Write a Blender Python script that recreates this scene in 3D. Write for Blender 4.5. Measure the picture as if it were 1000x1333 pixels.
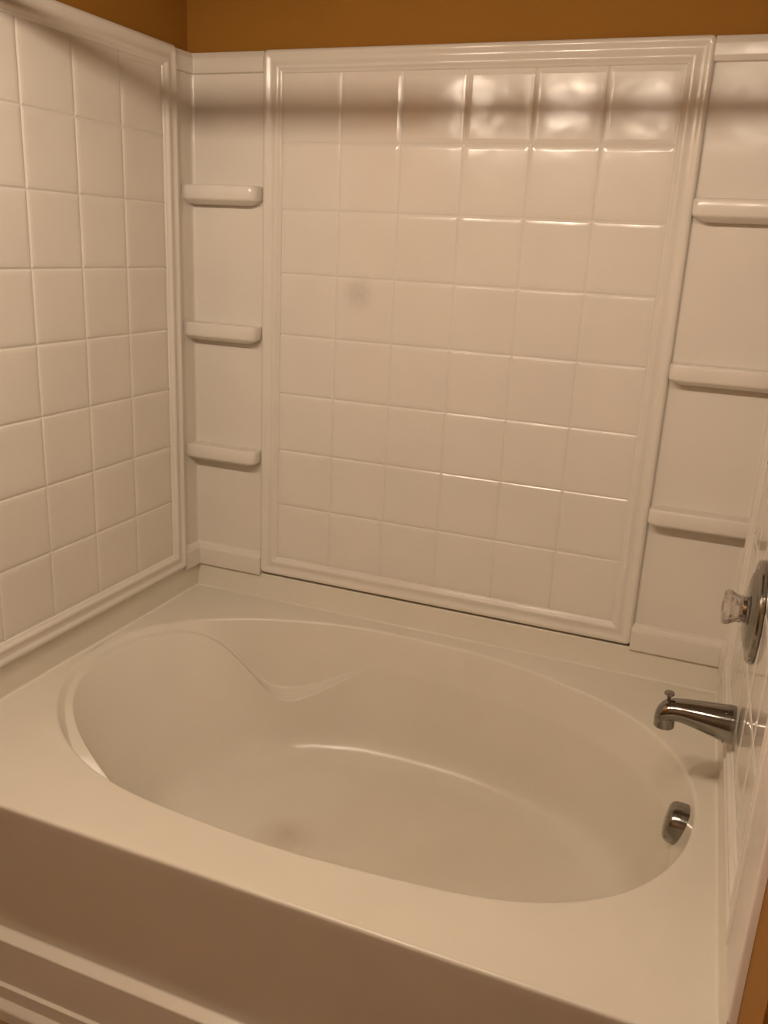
import bpy, bmesh, math, random
from mathutils import Vector, Matrix
random.seed(4)
for o in list(bpy.data.objects): bpy.data.objects.remove(o)
S = bpy.context.scene
COL = S.collection
PI = math.pi

# ---------------------------------------------------------------- camera
ZO = 1.86                       # tile-field top line above the floor
cam_d = bpy.data.cameras.new('camera'); cam = bpy.data.objects.new('camera', cam_d); COL.objects.link(cam)
right = Vector((0.927154, 0.371590, 0.048018)); down = Vector((0.152006, -0.255903, -0.954677)); fwd = Vector((-0.342461, 0.892432, -0.293746))
M3 = Matrix((right, -down, -fwd)).transposed()
cam.matrix_world = Matrix.Translation(Vector((1.084852, -2.018298, -0.374955)) + Vector((0, 0, ZO))) @ M3.to_4x4()
cam_d.sensor_fit = 'VERTICAL'; cam_d.sensor_height = 24; cam_d.lens = 1132.92 / 1333 * 24
cam_d.clip_start = 0.01
S.camera = cam
# ---------------------------------------------------------------- world, exposure, light
S.view_settings.view_transform = 'Standard'
S.view_settings.look = 'None'
S.view_settings.gamma = 1
S.view_settings.use_curve_mapping = False
S.view_settings.exposure = 0.42
w = bpy.data.worlds.new('world'); S.world = w; w.use_nodes = True
w.node_tree.nodes['Background'].inputs[0].default_value = (1, .72, .45, 1)
w.node_tree.nodes['Background'].inputs[1].default_value = 0.008
BULB_COL = (1.0, .80, .615)
BULB_STR = 415.0
BULB_X = (.03, .375, .68, .99)
BULB_Y, BULB_Z = -1.50, ZO + .160
BULB_K = (1.1, 1.4, .75, .5)
ROD_Y, ROD_Z = -.95, ZO + .070

# ---------------------------------------------------------------- materials
def nodes(name):
    m = bpy.data.materials.new(name); m.use_nodes = True
    return m, m.node_tree, m.node_tree.nodes['Principled BSDF']
def rgb(c): return (c[0], c[1], c[2], 1)
def acrylic(name, col=(.80, .76, .69), rough=.2, wav=.12, dirt=0.0, wscale=9, coat=.0):
    m, t, b = nodes(name)
    b.inputs['Roughness'].default_value = rough
    b.inputs['Coat Weight'].default_value = coat
    b.inputs['Coat Roughness'].default_value = .08
    g = t.nodes.new('ShaderNodeNewGeometry')
    n = t.nodes.new('ShaderNodeTexNoise'); n.inputs['Scale'].default_value = wscale; n.inputs['Detail'].default_value = 2
    n2 = t.nodes.new('ShaderNodeTexNoise'); n2.inputs['Scale'].default_value = 600; n2.inputs['Detail'].default_value = 1
    t.links.new(g.outputs['Position'], n.inputs['Vector']); t.links.new(g.outputs['Position'], n2.inputs['Vector'])
    bp = t.nodes.new('ShaderNodeBump'); bp.inputs['Strength'].default_value = wav; bp.inputs['Distance'].default_value = .02
    t.links.new(n.outputs['Fac'], bp.inputs['Height'])
    b2 = t.nodes.new('ShaderNodeBump'); b2.inputs['Strength'].default_value = .02; b2.inputs['Distance'].default_value = .001
    t.links.new(n2.outputs['Fac'], b2.inputs['Height']); t.links.new(bp.outputs[0], b2.inputs['Normal'])
    t.links.new(b2.outputs[0], b.inputs['Normal'])
    n3 = t.nodes.new('ShaderNodeTexNoise'); n3.inputs['Scale'].default_value = 5; n3.inputs['Detail'].default_value = 5
    t.links.new(g.outputs['Position'], n3.inputs['Vector'])
    r = t.nodes.new('ShaderNodeValToRGB')
    r.color_ramp.elements[0].position = .35; r.color_ramp.elements[0].color = rgb([c * .965 for c in col])
    r.color_ramp.elements[1].position = .65; r.color_ramp.elements[1].color = rgb(col)
    t.links.new(n3.outputs['Fac'], r.inputs[0])
    out = r.outputs[0]
    return m, t, b, g, out
def spot(t, g, prev, centre, radius, col, amount, scale=40):
    """a soft irregular stain with its own shape at a place on the surface"""
    d = t.nodes.new('ShaderNodeVectorMath'); d.operation = 'DISTANCE'
    d.inputs[1].default_value = centre
    t.links.new(g.outputs['Position'], d.inputs[0])
    n = t.nodes.new('ShaderNodeTexNoise'); n.inputs['Scale'].default_value = scale; n.inputs['Detail'].default_value = 4
    t.links.new(g.outputs['Position'], n.inputs['Vector'])
    a = t.nodes.new('ShaderNodeMapRange'); a.inputs[1].default_value = 0; a.inputs[2].default_value = radius
    a.inputs[3].default_value = 1; a.inputs[4].default_value = 0; a.interpolation_type = 'SMOOTHSTEP'
    t.links.new(d.outputs['Value'], a.inputs[0])
    mu = t.nodes.new('ShaderNodeMath'); mu.operation = 'MULTIPLY'
    t.links.new(a.outputs[0], mu.inputs[0]); t.links.new(n.outputs['Fac'], mu.inputs[1])
    m2 = t.nodes.new('ShaderNodeMath'); m2.operation = 'MULTIPLY'; m2.inputs[1].default_value = amount; m2.use_clamp = True
    t.links.new(mu.outputs[0], m2.inputs[0])
    mix = t.nodes.new('ShaderNodeMix'); mix.data_type = 'RGBA'
    t.links.new(m2.outputs[0], mix.inputs[0]); t.links.new(prev, mix.inputs[6]); mix.inputs[7].default_value = rgb(col)
    return mix.outputs[2]
WHITE = (.72, .68, .615)
mp, tp, bp_, gp, outp = acrylic('white_moulded_wall_panel', WHITE, .18, .11)
tp.links.new(spot(tp, gp, outp, (.215, 0, ZO - .495), .055, (.42, .38, .33), .75, 90), bp_.inputs['Base Color'])
m_panel = mp
mp, tp, bp_, gp, outp = acrylic('white_corner_plate', WHITE, .2, .1, wscale=9)
tp.links.new(outp, bp_.inputs['Base Color']); m_corner = mp
mp, tp, bp_, gp, outp = acrylic('off_white_tub', (.72, .685, .59), .24, .04)
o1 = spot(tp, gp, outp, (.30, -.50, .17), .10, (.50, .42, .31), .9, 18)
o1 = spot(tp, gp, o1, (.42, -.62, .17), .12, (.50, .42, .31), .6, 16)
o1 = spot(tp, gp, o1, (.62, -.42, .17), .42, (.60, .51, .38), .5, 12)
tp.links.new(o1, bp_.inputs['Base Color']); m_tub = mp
mp, tp, bp_, gp, outp = acrylic('white_strip', (.74, .68, .62), .22, .05)
tp.links.new(outp, bp_.inputs['Base Color']); m_strip = mp

mp, tp, bp_, gp, outp = acrylic('glossy_wall_panel', WHITE, .055, .025, wscale=5)
tp.links.new(outp, bp_.inputs['Base Color']); m_panel_gloss = mp

def chrome(name, col=(.62, .6, .57), r=.12):
    m, t, b = nodes(name); b.inputs['Base Color'].default_value = rgb(col); b.inputs['Metallic'].default_value = 1
    b.inputs['Roughness'].default_value = r
    n = t.nodes.new('ShaderNodeTexNoise'); n.inputs['Scale'].default_value = 60
    k = t.nodes.new('ShaderNodeMapRange'); k.inputs[3].default_value = r * .8; k.inputs[4].default_value = r * 1.5
    t.links.new(n.outputs['Fac'], k.inputs[0]); t.links.new(k.outputs[0], b.inputs['Roughness'])
    return m
m_chrome = chrome('worn_chrome', (.30, .285, .26), .13); m_chrome2 = chrome('bright_chrome', (.6, .58, .55), .08)
m_dark, _, b = nodes('dark_gap'); b.inputs['Base Color'].default_value = (.03, .02, .012, 1); b.inputs['Roughness'].default_value = .8
m_acr, _, b = nodes('clear_acrylic'); b.inputs['Base Color'].default_value = (.80, .74, .68, 1)
b.inputs['Transmission Weight'].default_value = .8; b.inputs['IOR'].default_value = 1.49; b.inputs['Roughness'].default_value = .14

def paint(name, col, bump=.15, rough=.5):
    m, t, b = nodes(name); b.inputs['Roughness'].default_value = rough
    g = t.nodes.new('ShaderNodeNewGeometry')
    n = t.nodes.new('ShaderNodeTexNoise'); n.inputs['Scale'].default_value = 260; n.inputs['Detail'].default_value = 3
    t.links.new(g.outputs['Position'], n.inputs['Vector'])
    bp = t.nodes.new('ShaderNodeBump'); bp.inputs['Strength'].default_value = bump; bp.inputs['Distance'].default_value = .002
    t.links.new(n.outputs['Fac'], bp.inputs['Height']); t.links.new(bp.outputs[0], b.inputs['Normal'])
    n3 = t.nodes.new('ShaderNodeTexNoise'); n3.inputs['Scale'].default_value = 4; n3.inputs['Detail'].default_value = 4
    t.links.new(g.outputs['Position'], n3.inputs['Vector'])
    r = t.nodes.new('ShaderNodeValToRGB')
    r.color_ramp.elements[0].position = .3; r.color_ramp.elements[0].color = rgb([c * .93 for c in col])
    r.color_ramp.elements[1].position = .7; r.color_ramp.elements[1].color = rgb(col)
    t.links.new(n3.outputs['Fac'], r.inputs[0]); t.links.new(r.outputs[0], b.inputs['Base Color'])
    return m
m_orange = paint('orange_wall_paint', (.32, .140, .008), .15, .8)
m_tan = paint('tan_wall_paint', (.27, .175, .10))
m_ceil = paint('ceiling_paint', (.55, .50, .42), .3, .7)
m_base = paint('white_trim_paint', (.75, .72, .66), .05, .35)

m_floor, t, b = nodes('tan_mottled_floor_tile'); b.inputs['Roughness'].default_value = .4
g = t.nodes.new('ShaderNodeNewGeometry')
n = t.nodes.new('ShaderNodeTexNoise'); n.inputs['Scale'].default_value = 22; n.inputs['Detail'].default_value = 6
br = t.nodes.new('ShaderNodeTexBrick'); br.offset = 0; br.inputs['Scale'].default_value = 1
br.inputs['Brick Width'].default_value = .305; br.inputs['Row Height'].default_value = .305; br.inputs['Mortar Size'].default_value = .004
br.inputs['Mortar'].default_value = (.16, .09, .04, 1)
r = t.nodes.new('ShaderNodeValToRGB'); r.color_ramp.elements[0].position = .35; r.color_ramp.elements[0].color = (.20, .11, .04, 1)
r.color_ramp.elements[1].position = .65; r.color_ramp.elements[1].color = (.36, .22, .10, 1)
t.links.new(g.outputs['Position'], n.inputs['Vector']); t.links.new(g.outputs['Position'], br.inputs['Vector'])
t.links.new(n.outputs['Fac'], r.inputs[0]); t.links.new(r.outputs[0], br.inputs['Color1']); t.links.new(r.outputs[0], br.inputs['Color2'])
t.links.new(br.outputs['Color'], b.inputs['Base Color'])
m_bulb, t, b = nodes('lit_bulb'); b.inputs['Emission Color'].default_value = rgb(BULB_COL); b.inputs['Emission Strength'].default_value = BULB_STR
b.inputs['Base Color'].default_value = (.9, .85, .75, 1)

# ---------------------------------------------------------------- helpers
def thing(name, label, cat, loc=(0, 0, 0), group=None):
    o = bpy.data.objects.new(name, None); COL.objects.link(o); o.empty_display_size = .05
    o.location = loc; o['label'] = label; o['category'] = cat
    if group: o['group'] = group
    return o
def obj(name, bm, mat, parent=None, smooth=True, label=None, angle=35):
    bmesh.ops.remove_doubles(bm, verts=bm.verts, dist=1e-6)
    bmesh.ops.recalc_face_normals(bm, faces=bm.faces)
    me = bpy.data.meshes.new(name); 
    off = Vector((0, 0, 0)); q = parent
    while q: off += q.location; q = q.parent
    if off.length: bmesh.ops.translate(bm, verts=bm.verts, vec=-off)
    bm.to_mesh(me); bm.free()
    o = bpy.data.objects.new(name, me); COL.objects.link(o); me.materials.append(mat)
    if parent: o.parent = parent
    if smooth:
        me.shade_smooth()
        try: me.set_sharp_from_angle(angle=math.radians(angle))
        except Exception: pass
    if label: o['label'] = label
    return o
def struct(name, bm, mat):
    o = obj(name, bm, mat, None, False); o['kind'] = 'structure'; return o
def box(bm, lo, hi, f=lambda v: v):
    vs = [bm.verts.new(f(Vector((x, y, z)))) for x in (lo[0], hi[0]) for y in (lo[1], hi[1]) for z in (lo[2], hi[2])]
    for a in ((0, 1, 3, 2), (4, 6, 7, 5), (0, 4, 5, 1), (2, 3, 7, 6), (0, 2, 6, 4), (1, 5, 7, 3)):
        bm.faces.new([vs[i] for i in a])
def skin(bm, rows, closed_r=False, closed_c=False, f=lambda v: v):
    V = [[bm.verts.new(f(Vector(p))) for p in r] for r in rows]
    n, m = len(V), len(V[0])
    for i in range(n if closed_r else n - 1):
        for j in range(m if closed_c else m - 1):
            q = [V[i][j], V[(i + 1) % n][j], V[(i + 1) % n][(j + 1) % m], V[i][(j + 1) % m]]
            try: bm.faces.new(q)
            except ValueError: pass
    return V
def rounded(pts, radii, seg=5):
    """polyline with rounded corners; radii per inner vertex"""
    P = [Vector(p) for p in pts]; out = [P[0]]
    for i in range(1, len(P) - 1):
        a, b, c = P[i - 1], P[i], P[i + 1]
        u = (a - b); v = (c - b)
        la, lc = u.length, v.length
        if la < 1e-7 or lc < 1e-7:
            out += [b.copy() for _ in range(seg + 1)]; continue
        u /= la; v /= lc
        ang = u.angle(v)
        t = min(radii[i - 1] / max(math.tan(ang / 2), 1e-3), la * .48, lc * .48)
        p0, p1 = b + u * t, b + v * t
        for k in range(seg + 1):
            s = k / seg
            out.append(p0 * (1 - s) ** 2 + b * 2 * s * (1 - s) + p1 * s ** 2)
    out.append(P[-1]); return out
def interp(tab, x):
    if x <= tab[0][0]: return tab[0][1]
    for (a, fa), (b, fb) in zip(tab, tab[1:]):
        if x <= b:
            s = (x - a) / (b - a); s = s * s * (3 - 2 * s) if False else s
            return fa + (fb - fa) * s
    return tab[-1][1]
def smooth_interp(tab, x):
    """Catmull-Rom through the table"""
    n = len(tab)
    if x <= tab[0][0]: return tab[0][1]
    if x >= tab[-1][0]: return tab[-1][1]
    for i in range(n - 1):
        if x <= tab[i + 1][0]:
            x0, y0 = tab[i]; x1, y1 = tab[i + 1]; h = x1 - x0
            m0 = (y1 - tab[i - 1][1]) / (x1 - tab[i - 1][0]) if i > 0 else 0
            m1 = (tab[i + 2][1] - y0) / (tab[i + 2][0] - x0) if i < n - 2 else 0
            s = (x - x0) / h
            return ((2*s**3 - 3*s**2 + 1) * y0 + (s**3 - 2*s**2 + s) * h * m0 + (-2*s**3 + 3*s**2) * y1 + (s**3 - s**2) * h * m1)

# wall frames: (s along the wall, h out of the wall into the alcove, z) -> world
FL = .03
NR = math.hypot(1, FL)
def backF(v): return Vector((v.x, -v.y, v.z))
def leftF(v): return Vector((-.262 + v.y, -v.x, v.z))
def rightF(v): return Vector((1.179, 0, v.z)) + v.x / NR * Vector((FL, -1, 0)) + v.y / NR * Vector((-1, -FL, 0))

# ---------------------------------------------------------------- the setting
CEIL = 2.44
def wall(name, a, b, z0, z1, thick, m=m_orange):
    a = Vector(a); b = Vector(b); d = (b - a).normalized(); n = Vector((d.y, -d.x))   # thickness goes to the right of a->b
    bm = bmesh.new()
    q = [a, b, b + n * thick, a + n * thick]
    lo = [bm.verts.new((p.x, p.y, z0)) for p in q]; hi = [bm.verts.new((p.x, p.y, z1)) for p in q]
    bm.faces.new(lo[::-1]); bm.faces.new(hi)
    for i in range(4): bm.faces.new([lo[i], lo[(i + 1) % 4], hi[(i + 1) % 4], hi[i]])
    return struct(name, bm, m)
RW0 = rightF(Vector((-.012, -.006, 0))); RW1 = rightF(Vector((1.2, -.006, 0)))
wall('wall_back', (1.6, .012), (-.4, .012), 0, CEIL, .1)
wall('wall_left', (-.275, .012), (-.275, -2.5), 0, CEIL, .1)
wall('wall_right', (RW0.x, RW0.y), (RW1.x, RW1.y), 0, CEIL, -.12)
wall('wall_right_return', (RW1.x + .12, RW1.y), (2.3, RW1.y), 0, CEIL, -.1)
wall('wall_right_far', (2.3, RW1.y), (2.3, -2.5), 0, CEIL, -.1, m_tan)
wall('wall_rear', (-.4, -2.5), (2.4, -2.5), 0, CEIL, .1, m_tan)
bm = bmesh.new(); box(bm, (-.4, -2.6, -.05), (2.4, .15, .02)); struct('floor', bm, m_floor)
bm = bmesh.new(); box(bm, (-.4, -2.6, CEIL), (2.4, .15, CEIL + .05)); struct('ceiling', bm, m_ceil)
bm = bmesh.new(); box(bm, (-.275, -2.5, 0), (-.262, -1.12, .09)); struct('baseboard_left', bm, m_base)
bm = bmesh.new(); box(bm, (-.262, -2.5, 0), (2.3, -2.487, .09)); struct('baseboard_rear', bm, m_base)

# ---------------------------------------------------------------- bathtub
DZ = ZO - 1.35        # deck height
FZ = .17              # basin floor
LZ = ZO - 1.276       # ledge top
FRONT = -1.035
tub = thing('bathtub', 'wide off-white garden bathtub with oval basin and moulded backrest, set in the alcove', 'bathtub', (.457, -.5, 0))
rim = [(-.104,-.748),(-.167,-.689),(-.227,-.557),(-.241,-.4),(-.196,-.304),(-.113,-.217),(.042,-.123),(.243,-.067),(.458,-.055),
 (.668,-.078),(.849,-.13),(.963,-.19),(1.053,-.259),(1.122,-.368),(1.148,-.494),(1.132,-.632),(1.086,-.748),(1.021,-.813),(.932,-.858),
 (.816,-.893),(.625,-.914),(.455,-.92),(.297,-.914),(.172,-.891),(.08,-.876),(.005,-.84)]
CX, CY = .5, -.487
pol = sorted((math.atan2(y - CY, x - CX), math.hypot(x - CX, y - CY)) for x, y in rim)
def rim_raw(a):
    P = [(pol[-1][0] - 2*PI, pol[-1][1])] + pol + [(pol[0][0] + 2*PI, pol[0][1])]
    P = [(pol[-2][0] - 2*PI, pol[-2][1])] + P + [(pol[1][0] + 2*PI, pol[1][1])]
    return smooth_interp(P, a)
K = 360
raw = [rim_raw(-PI + 2*PI*i/K) for i in range(K)]
co = []
for h in range(9):
    co.append((sum(raw[i]*math.cos(h*(-PI+2*PI*i/K)) for i in range(K))*2/K, sum(raw[i]*math.sin(h*(-PI+2*PI*i/K)) for i in range(K))*2/K))
def rim_r(a): return co[0][0]/2 + sum(co[h][0]*math.cos(h*a) + co[h][1]*math.sin(h*a) for h in range(1, 9))
def se(a, ax, ay, n):
    c, s = abs(math.cos(a)), abs(math.sin(a))
    return (( (c/ax)**n + (s/ay)**n )) ** (-1/n)
def floor_r(a):
    l = se(a, FLX_L, .345, 2.6); r_ = se(a, .55, .345, 2.3)
    k = .5 - .5*math.cos(a); k = k*k*(3-2*k)
    return r_*(1-k) + l*k
FLX_L = .455
LED = [(-.25,.012),(-.19,.014),(-.14,.022),(-.09,.05),(-.045,.10),(-.01,.145),(.025,.172),(.065,.183),(.11,.179),(.17,.160),(.24,.129),(.31,.103),(.42,.095)]
LEW = [(-.25,.016),(-.14,.019),(-.09,.030),(-.03,.062),(.03,.062),(.13,.038),(.22,.022),(.31,.0),(.42,.0)]
def profile(a):
    r = rim_r(a); rf = floor_r(a)
    x = CX + r*math.cos(a)
    a_f = r - rf; H = DZ - FZ
    out = [(-.018, DZ), (-.003, DZ)]; rad = [.020]
    if x < .42:
        d = smooth_interp(LED, x); wd = max(smooth_interp(LEW, x), 0.0)
        k = min(1, max(0, (x + .16)/.2))
    else:
        d, wd = .095, 0
    # upper wall slope: steeper than the lower one near the backrest
    up = .010 + (d * .16)
    if x >= .28:
        k2 = min(1, (x - .28)/.14); up = up*(1-k2) + (a_f*d/H)*k2 + 0
    up = min(up, a_f*.5)
    out += [(up, DZ - d), (up + wd + 1e-5, DZ - d - wd*.22 - 1e-5)]
    rad += [.010, .007]
    fil = .095 + .11*max(0, -math.cos(a))**3
    out += [(a_f - .03, FZ + .004), (a_f + .12, FZ)]
    rad += [fil]
    return rounded([Vector((s, z, 0)) for s, z in out], rad, 8)
NA = 288
rows = []
for i in range(NA):
    a = -PI + 2*PI*i/NA
    r = rim_r(a); row = []
    for q in profile(a):
        rr = r - q.x
        row.append((CX + rr*math.cos(a), CY + rr*math.sin(a), q.y))
    rl = r - (r - floor_r(a)) - .12
    for k in (.75, .5, .25, .02):
        row.append((CX + rl*k*math.cos(a), CY + rl*k*math.sin(a), FZ - .003*(1-k)))
    rows.append(row)
bm = bmesh.new()
V = skin(bm, rows, closed_r=True)
bm.faces.new([v[-1] for v in V])
# deck: from the boundary of the basin out to the deck rectangle
def deck_edge(a):
    c, s = math.cos(a), math.sin(a); best = 9
    # back y=0, front, left x=-.262, right slanted line x = 1.179 - FL*y
    for (nx, ny, d) in ((0, 1, 0.0), (0, -1, -(FRONT + .016)), (-1, 0, .262), (1, FL, 1.179)):
        den = nx*c + ny*s
        if den > 1e-6: best = min(best, (d - nx*CX - ny*CY)/den)
    return best
corners = [math.atan2(y - CY, x - CX) for x, y in ((-.262, 0), (1.179, 0), (-.262, FRONT+.016), (1.179 - FL*(FRONT+.016), FRONT+.016))]
outer = []
for i in range(NA):
    a = -PI + 2*PI*i/NA
    for c in corners:
        if abs(c - a) < PI/NA: a = c
    r = deck_edge(a)
    outer.append((CX + r*math.cos(a), CY + r*math.sin(a), DZ))
ov = [bm.verts.new(p) for p in outer]
for i in range(NA):
    j = (i + 1) % NA
    bm.faces.new([V[i][0], V[j][0], ov[j], ov[i]])
# ledge along the three walls (path with mitred corners), profile (offset inward, z)
prof = [(p.x, p.y) for p in rounded([Vector((.016, DZ + .0003, 0)), Vector((.003, DZ + .0003, 0)), Vector((0, LZ - .002, 0)), Vector((-.0055, LZ, 0))], [.012, .004], 6)]
def U(o):
    xl = -.262 + o; yb = -o; yf = FRONT + .004
    xr = lambda y: 1.179 - FL*y - o
    return [(xl, yf), (xl, yb), (xr(yb), yb), (xr(yf), yf)]
VV = skin(bm, [[(x, y, z) for x, y in U(o)] for o, z in prof + [(-.0055, DZ - .01)]])
bm.faces.new([v[0] for v in VV]); bm.faces.new([v[-1] for v in VV])
# front roll, apron with its steps
ap = [(FRONT + .016, DZ), (FRONT, DZ), (FRONT + .002, DZ - .020), (FRONT + .033, .200), (FRONT + .011, .191), (FRONT + .011, .090), (FRONT + .004, .087), (FRONT + .004, .058), (FRONT - .010, .047), (FRONT - .010, .0)]
pr = rounded([Vector((a_, b_, 0)) for a_, b_ in ap], [.015, .010, .005, .004, .002, .002, .003, .008], 5)
xs = [-.272] + [-.262 + (1.209 + .262)*i/12 for i in range(13)]
skin(bm, [[(x, q.x, q.y) for x in xs] for q in pr])
for vv in [v for v in bm.verts]: pass
tub_shell = obj('tub_shell', bm, m_tub, tub, angle=50)
# overflow cover on the basin's right end
def lathe(bm, prof, seg=48, M=Matrix()):
    """prof: (radius, height) about local z"""
    rows = [[M @ Vector((r*math.cos(2*PI*k/seg), r*math.sin(2*PI*k/seg), h)) for k in range(seg)] for r, h in prof]
    skin(bm, rows, closed_c=True)
def axisM(loc, direction, up=Vector((0, 0, 1))):
    z = Vector(direction).normalized(); x = up.cross(z).normalized(); y = z.cross(x)
    m = Matrix((x, y, z)).transposed().to_4x4(); m.translation = Vector(loc); return m
oc = Vector((1.134, -.475, ZO - 1.408))
Mo = axisM(oc, (-1, .02, .14))
bm = bmesh.new()
seg = 64; rws = []
for r, h in ((.001, .032), (.018, .0317), (.030, .030), (.036, .0265), (.039, .021), (.041, .008), (.042, -.020)):
    row = []
    for k in range(seg):
        a = 2*PI*k/seg
        rr = r
        da = abs((a + PI/2 + PI) % (2*PI) - PI)      # distance from straight down (-y local)
        if da < .30: rr = min(r, .022)
        row.append(Mo @ Vector((rr*math.cos(a), rr*math.sin(a), h)))
    rws.append(row)
skin(bm, rws, closed_c=True)
ovf = obj('overflow_cover', bm, m_chrome, tub, label='chrome overflow cover with notch', angle=40)
bm = bmesh.new(); lathe(bm, [(.0005, .0335), (.003, .0335), (.0042, .0325), (.0045, .030)], 16, Mo)
obj('screw', bm, m_chrome2, ovf)
# drain in the basin floor (mostly hidden behind the front rim)
bm = bmesh.new(); lathe(bm, [(.001, .172), (.02, .173), (.028, .176), (.034, .174), (.036, .170)], 32, Matrix.Translation((.93, -.487, .0)))
obj('drain', bm, m_chrome, tub)

# ---------------------------------------------------------------- moulded tile panels
T = .1524
def tile_panel(F, s0, ncol, nrow=8, fr=.051, base=0.0, outer_r=.012, mats=(None,), thick=.015):
    """returns (field bmesh, frame bmesh). F: frame function; tile field starts at s0, z from ZO down"""
    def samples(n):
        out = []
        for i in range(n + 1):
            c = i*T
            offs = (-.0125, -.0112, -.0054, -.0045, -.003, -.0015, 0, .0015, .003, .0045, .0054, .0112, .0125)
            for o in offs:
                if 0 <= c + o <= n*T: out.append(c + o)
            if i < n: out += [c + T*.25, c + T*.5, c + T*.75]
        return sorted(set(out))
    def groove(x, n):
        i = round(x/T); d = abs(x - i*T)
        lim = .0045
        e = -.0009*min(1, max(0, (.0115 - d)/.007))
        if i in (0, n): return e - (.0004*(.5 + .5*math.cos(PI*d/lim)) if d < lim else 0)
        return e - (.0019*(.5 + .5*math.cos(PI*d/lim)) if d < lim else 0)
    X = samples(ncol); Z = samples(nrow)
    bm = bmesh.new()
    skin(bm, [[(s0 + x, base + min(groove(x, ncol), groove(z, nrow)), ZO - z) for x in X] for z in Z], f=F)
    fb = bmesh.new()
    pf = [(0, -thick), (0, .004), (.0015, .0075), (.005, .0100), (.009, .0105), (.013, .0095), (.016, .0070), (.020, .0058), (.026, .0060), (.031, .0080), (.035, .0095),
          (.039, .0095), (.042, .0075), (.044, .0045), (.047, .0030), (.050, .0020), (fr, -.0012)]
    rows = []
    x0, x1, z0, z1 = s0 - fr, s0 + ncol*T + fr, ZO - nrow*T - fr, ZO + fr
    for u, h in pf:
        rr = max(outer_r - u*.6, .0008)
        row = []
        for (cx, cz, a0) in ((x0+u+rr, z0+u+rr, PI), (x1-u-rr, z0+u+rr, 1.5*PI), (x1-u-rr, z1-u-rr, 0), (x0+u+rr, z1-u-rr, .5*PI)):
            for k in range(7):
                a = a0 + PI/2*k/6
                row.append((cx + rr*math.cos(a), base + h, cz + rr*math.sin(a)))
        rows.append(row)
    skin(fb, rows, closed_c=True, f=F)
    return bm, fb
LAB = {}
pb = thing('surround_panel', 'wide centre wall panel of white moulded square tiles with beaded frame, behind the tub', 'wall panel', (.457, 0, ZO - 1.27), 'moulded tub surround panels')
a, b_ = tile_panel(backF, 0, 6, thick=.006)
obj('tile_field', a, m_panel, pb); obj('frame', b_, m_panel, pb, angle=60)
pl = thing('surround_panel', 'white moulded square-tile panel on the left wall, seen at an angle', 'wall panel', (-.262, -.5, ZO - 1.27), 'moulded tub surround panels')
a, b_ = tile_panel(leftF, .127, 5, base=.008, thick=.012)
obj('tile_field', a, m_panel, pl); obj('frame', b_, m_panel, pl, angle=60)
pr_ = thing('surround_panel', 'glossy white moulded panel on the right wall behind faucet and shower knob', 'wall panel', rightF(Vector((.5, 0, ZO - 1.27))), 'moulded tub surround panels')
a, b_ = tile_panel(rightF, .122, 5, base=-.003, thick=.0025, outer_r=.002)
obj('tile_field', a, m_panel_gloss, pr_); obj('frame', b_, m_panel_gloss, pr_, angle=60)
# flat edging strips in front of the side panels, running to the floor
def strip(F, h0, label):
    o = thing('edge_strip', label, 'trim strip', F(Vector((.99, h0, 0))))
    bm = bmesh.new()
    P = rounded([Vector((.9355, -.0055+h0, 0)), Vector((.9355, h0+.0035, 0)), Vector((1.048, h0+.0035, 0)), Vector((1.050, h0+.0045, 0)), Vector((1.060, h0+.0045, 0)), Vector((1.062, -.0055+h0, 0))], [.002, .002, .003, .005], 4)
    skin(bm, [[(q.x, q.y, z) for q in P] for z in (LZ, ZO + .051)], f=F)
    P2 = [q for q in P]
    obj('upper_strip', bm, m_strip, o)
    bm = bmesh.new()
    P = rounded([Vector((1.0805, -.0055+h0, 0)), Vector((1.0805, h0+.0035, 0)), Vector((1.088, h0+.0035, 0)), Vector((1.09, -.0055+h0, 0))], [.003, .003], 4)
    skin(bm, [[(q.x, q.y, z) for q in P] for z in (0, LZ)], f=F)
    obj('lower_strip', bm, m_strip, o)
strip(rightF, .0, 'narrow white edging strip at the front of the right panel, beside orange wall')
strip(leftF, .002, 'narrow white edging strip at the front of the left panel')

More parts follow.
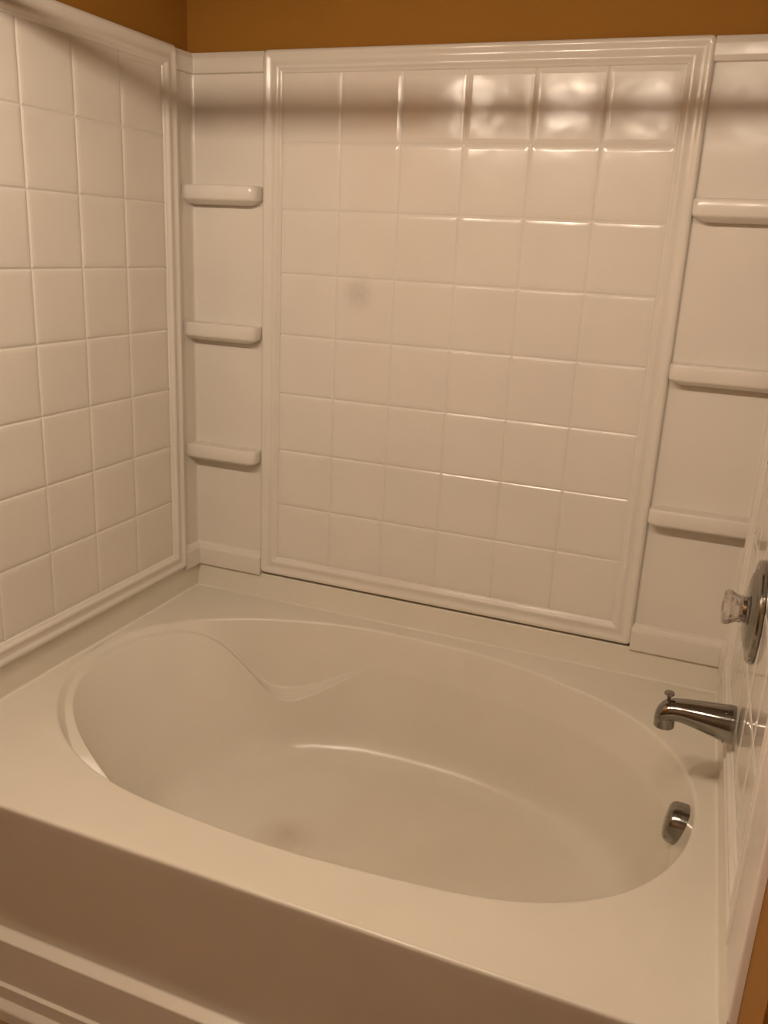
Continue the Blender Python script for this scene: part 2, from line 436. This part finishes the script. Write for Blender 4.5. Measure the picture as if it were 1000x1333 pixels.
# ---------------------------------------------------------------- corner shelf columns
def column(path, side, shelves, label, loc):
    """path: plan polyline (x,y) of the plate face, from the panel side round the corner along the side wall"""
    o = thing('corner_shelf_unit', label, 'shelf', loc, 'corner shelf columns of the tub surround')
    zt, zb = ZO + .050, ZO - 1.280
    P = rounded([Vector((x, y, 0)) for x, y in path], [.010], 6)
    # offset helper toward the alcove
    def off(d):
        out = []
        for i, q in enumerate(P):
            a_ = P[max(i-1, 0)]; b_ = P[min(i+1, len(P)-1)]
            t_ = (b_ - a_).normalized(); n_ = Vector((t_.y, -t_.x, 0))
            if n_.dot(Vector((.457, -.6, 0)) - q) < 0: n_ = -n_
            out.append(q + n_*d)
        return out
    bm = bmesh.new()
    P2 = P
    skin(bm, [[(q.x, q.y, z) for q in P2] for z in (zb, zt)])
    obj('back_plate', bm, m_corner, o)
    def band(name, prof):
        bm = bmesh.new()
        VV = skin(bm, [[(q.x, q.y, z) for q in off(d)] for d, z in prof])
        bm.faces.new([v[0] for v in VV]); bm.faces.new([v[-1] for v in VV])
        obj(name, bm, m_corner, o, angle=50)
    band('top_trim', [(p.x, p.y) for p in rounded([Vector((-.004, zt, 0)), Vector((.006, zt, 0)), Vector((.012, zt-.014, 0)), Vector((.011, zt-.036, 0)), Vector((.008, zt-.046, 0)), Vector((0, zt-.048, 0))], [.005, .008, .005, .003], 4)])
    band('bottom_trim', [(p.x, p.y) for p in rounded([Vector((0, zb+.066, 0)), Vector((.008, zb+.060, 0)), Vector((.013, zb+.048, 0)), Vector((.013, zb, 0)), Vector((-.004, zb, 0))], [.006, .006, .002], 4)])
    for (x0, x1, zz, rL, rR) in shelves:
        bm = bmesh.new()
        D = .046; H = .036
        rows = []
        # outline in plan (x, y) with rounded front corners; section rounds top and tapers beneath
        sec = [(.010, 0), (.004, 0.0), (.0012, -.0012), (0, -.004), (0, -H+.006), (.0015, -H+.002), (.004, -H), (.020, -H-.008), (.030, -H-.010)]
        for ins, dz in sec:
            xa, xb, yf = x0 + (ins if rL else 0), x1 - (ins if rR else 0), -D + ins
            yb = .004
            row = [(xa, yb)]
            for (cx, r_, a0, on) in ((xa, max(rL - ins*.4, .001), PI, rL), (xb, max(rR - ins*.4, .001), 1.5*PI, rR)):
                cxx = cx + r_ if a0 == PI else cx - r_
                for k in range(8):
                    a_ = a0 + PI/2*k/7
                    if on: row.append((cxx + r_*math.cos(a_), yf + r_ + r_*math.sin(a_)))
                    else: row.append((cx, yf))
            row.append((xb, yb))
            rows.append([(x, y, zz + dz) for x, y in row])
        Vv = skin(bm, rows)
        bm.faces.new(Vv[0]); bm.faces.new(Vv[-1])
        obj('shelf', bm, m_corner, o, angle=60)
    return o
SH = (ZO - .254, ZO - .594, ZO - .921)
column([(-.050, .003), (-.258, .003), (-.262, -.0745)], 'L', [(-.262, -.053, z, 0, .020) for z in SH],
       'narrow left corner column with three small white shelves between the tiled panels', (-.16, 0, ZO - 1.28))
column([(.964, .003), (1.179, .003), (1.181, -.0695)], 'R', [(.966, 1.180, z, .014, 0) for z in (ZO - .254, ZO - .590, ZO - .916)],
       'narrow right corner column with three white shelves beside the centre tiled panel', (1.07, 0, ZO - 1.28))

# ---------------------------------------------------------------- tub spout
sy = .487
B = rightF(Vector((sy, .002, ZO - 1.170)))
nx = (rightF(Vector((0, 1, 0))) - rightF(Vector((0, 0, 0)))); nx.z = 0
sp = thing('tub_spout', 'chrome tub spout with pull-up diverter knob on the right wall above the basin', 'faucet', B)
bm = bmesh.new()
# stations: distance from the wall, centre z offset, half width, half height
st = [(0.0, 0, .034, .035), (.004, 0, .0345, .0355), (.010, .0005, .034, .035), (.035, .003, .0315, .0305), (.065, .006, .028, .0255), (.09, .008, .025, .0215), (.105, .007, .0235, .0205),
      (.116, .003, .0225, .022), (.125, -.003, .0210, .0225), (.132, -.009, .018, .019), (.136, -.013, .011, .013), (.1375, -.014, .001, .002)]
rows = []
for d, dz, hw, hh in st:
    row = []
    for k in range(40):
        a = 2*PI*k/40
        c, s = math.cos(a), math.sin(a)
        row.append(B + nx*d + Vector((0, hw*c, dz + hh*s)))
    rows.append(row)
skin(bm, rows, closed_c=True)
spb = obj('spout_body', bm, m_chrome, sp, angle=60)
# the outlet: a short mouth pointing down under the tip
bm = bmesh.new()
mc = B + nx*.1185
rows = []
for z, ra, rb in ((-.004, .0165, .019), (-.016, .0182, .0195), (-.029, .0185, .019), (-.0295, .016, .0165), (-.014, .015, .0155)):
    rows.append([mc + nx*(ra*math.cos(2*PI*k/32)) + Vector((0, rb*math.sin(2*PI*k/32), z + .05*.0)) for k in range(32)])
skin(bm, rows, closed_c=True)
obj('outlet', bm, m_chrome, sp)
kb = B + nx*.117 + Vector((0, 0, .022))
bm = bmesh.new(); lathe(bm, [(.0035, -.006), (.0035, .008), (.0045, .010), (.0090, .013), (.0095, .0155), (.008, .018), (.004, .0195), (.0005, .0197)], 24, axisM(kb, Vector((0, 0, 1)), Vector((0, 1, 0))))
obj('diverter_knob', bm, m_chrome, sp)
bm = bmesh.new(); lathe(bm, [(.0005, .001), (.002, .001), (.0025, 0), (.0025, -.004)], 16, axisM(B + nx*.016 + Vector((0, -.022, -.0265)), Vector((0, -.64, -.76))))
obj('set_screw', bm, m_chrome2, sp, label='tiny bright set screw')

# ---------------------------------------------------------------- shower valve
VB = rightF(Vector((sy, .0, ZO - .948)))
va = thing('shower_valve', 'round chrome shower valve plate with clear acrylic knob on the right wall above the spout', 'faucet', VB)
Mv = axisM(VB, nx)
bm = bmesh.new()
lathe(bm, [(.090, -.002), (.0905, .003), (.089, .006), (.085, .0085), (.078, .0095), (.074, .0085), (.071, .0095), (.066, .0135), (.056, .017), (.040, .0195), (.030, .020), (.024, .020), (.022, .024), (.001, .024)], 72, Mv)
obj('escutcheon', bm, m_chrome, va, angle=25)
bm = bmesh.new(); lathe(bm, [(.017, .018), (.017, .030), (.012, .031), (.0005, .031)], 32, Mv)
obj('stem', bm, m_chrome2, va)
bm = bmesh.new()
rows = []
KS = .86
for r, h in ((.0005, .026), (.018, .026), (.023, .029), (.0235, .038), (.0265, .046), (.0300, .052), (.0300, .060), (.0265, .064), (.015, .0655), (.0005, .0655)):
    row = []
    for k in range(48):
        a = 2*PI*k/48
        fl = .0022*math.cos(8*a) if r > .02 else 0
        row.append(Mv @ Vector(((r + fl)*math.cos(a), (r + fl)*math.sin(a), h*KS)))
    rows.append(row)
skin(bm, rows, closed_c=True)
kn = obj('knob', bm, m_acr, va, angle=30, label='clear fluted acrylic knob')
bm = bmesh.new(); lathe(bm, [(.0005, .0585), (.008, .0582), (.0105, .057), (.0105, .0562), (.0005, .0562)], 24, Mv)
obj('cap', bm, m_chrome2, kn)

# ---------------------------------------------------------------- curtain rod and light bar (above the frame; they cast the band of shade and the glints)
RX = rightF(Vector((-ROD_Y, -.006, 0))).x
rod = thing('curtain_rod', 'straight chrome shower curtain rod spanning the alcove above the tub front', 'curtain rod', (.457, ROD_Y, ROD_Z))
bm = bmesh.new(); lathe(bm, [(.0115, -.275), (.0115, RX)], 24, axisM((0, ROD_Y, ROD_Z), (1, 0, 0)))
obj('rod', bm, m_chrome2, rod)
for x, d in ((-.275, 1), (RX, -1)):
    bm = bmesh.new(); lathe(bm, [(.030, -.0), (.030, .003), (.020, .010), (.014, .018)], 32, axisM((x, ROD_Y, ROD_Z), (d, 0, 0)))
    obj('flange', bm, m_chrome2, rod)
lb = thing('ceiling_light', 'chrome ceiling light bar with four small lit globe bulbs', 'lamp', (.52, BULB_Y, CEIL))
bm = bmesh.new(); box(bm, (-.06, BULB_Y - .02, BULB_Z + .13), (1.08, BULB_Y + .02, BULB_Z + .155)); obj('bar', bm, m_chrome, lb, False)
for x in (.2, .82):
    bm = bmesh.new(); lathe(bm, [(.007, BULB_Z + .15), (.007, CEIL - .01), (.03, CEIL - .008), (.03, CEIL)], 20, Matrix.Translation((x, BULB_Y, 0))); obj('stem', bm, m_chrome, lb)
for x, kk in zip(BULB_X, BULB_K):
    mb = m_bulb.copy(); mb.node_tree.nodes['Principled BSDF'].inputs['Emission Strength'].default_value = BULB_STR*kk
    M_ = Matrix.Translation((x, BULB_Y, BULB_Z))
    bm = bmesh.new(); lathe(bm, [(.020, .132), (.020, .07), (.016, .045), (.012, .035)], 24, M_); so = obj('socket', bm, m_chrome, lb)
    bm = bmesh.new(); bmesh.ops.create_uvsphere(bm, u_segments=16, v_segments=10, radius=.027, matrix=M_); obj('bulb', bm, mb, so)
    bm = bmesh.new(); lathe(bm, [(.018, .060), (.030, .056), (.060, .030), (.075, .004), (.077, .004), (.062, .033), (.031, .060), (.018, .064), (.018, .060)], 32, M_); obj('added_lamp_shade', bm, m_chrome, so)  # unseen shade, added to block upward light and reduce ceiling bounce
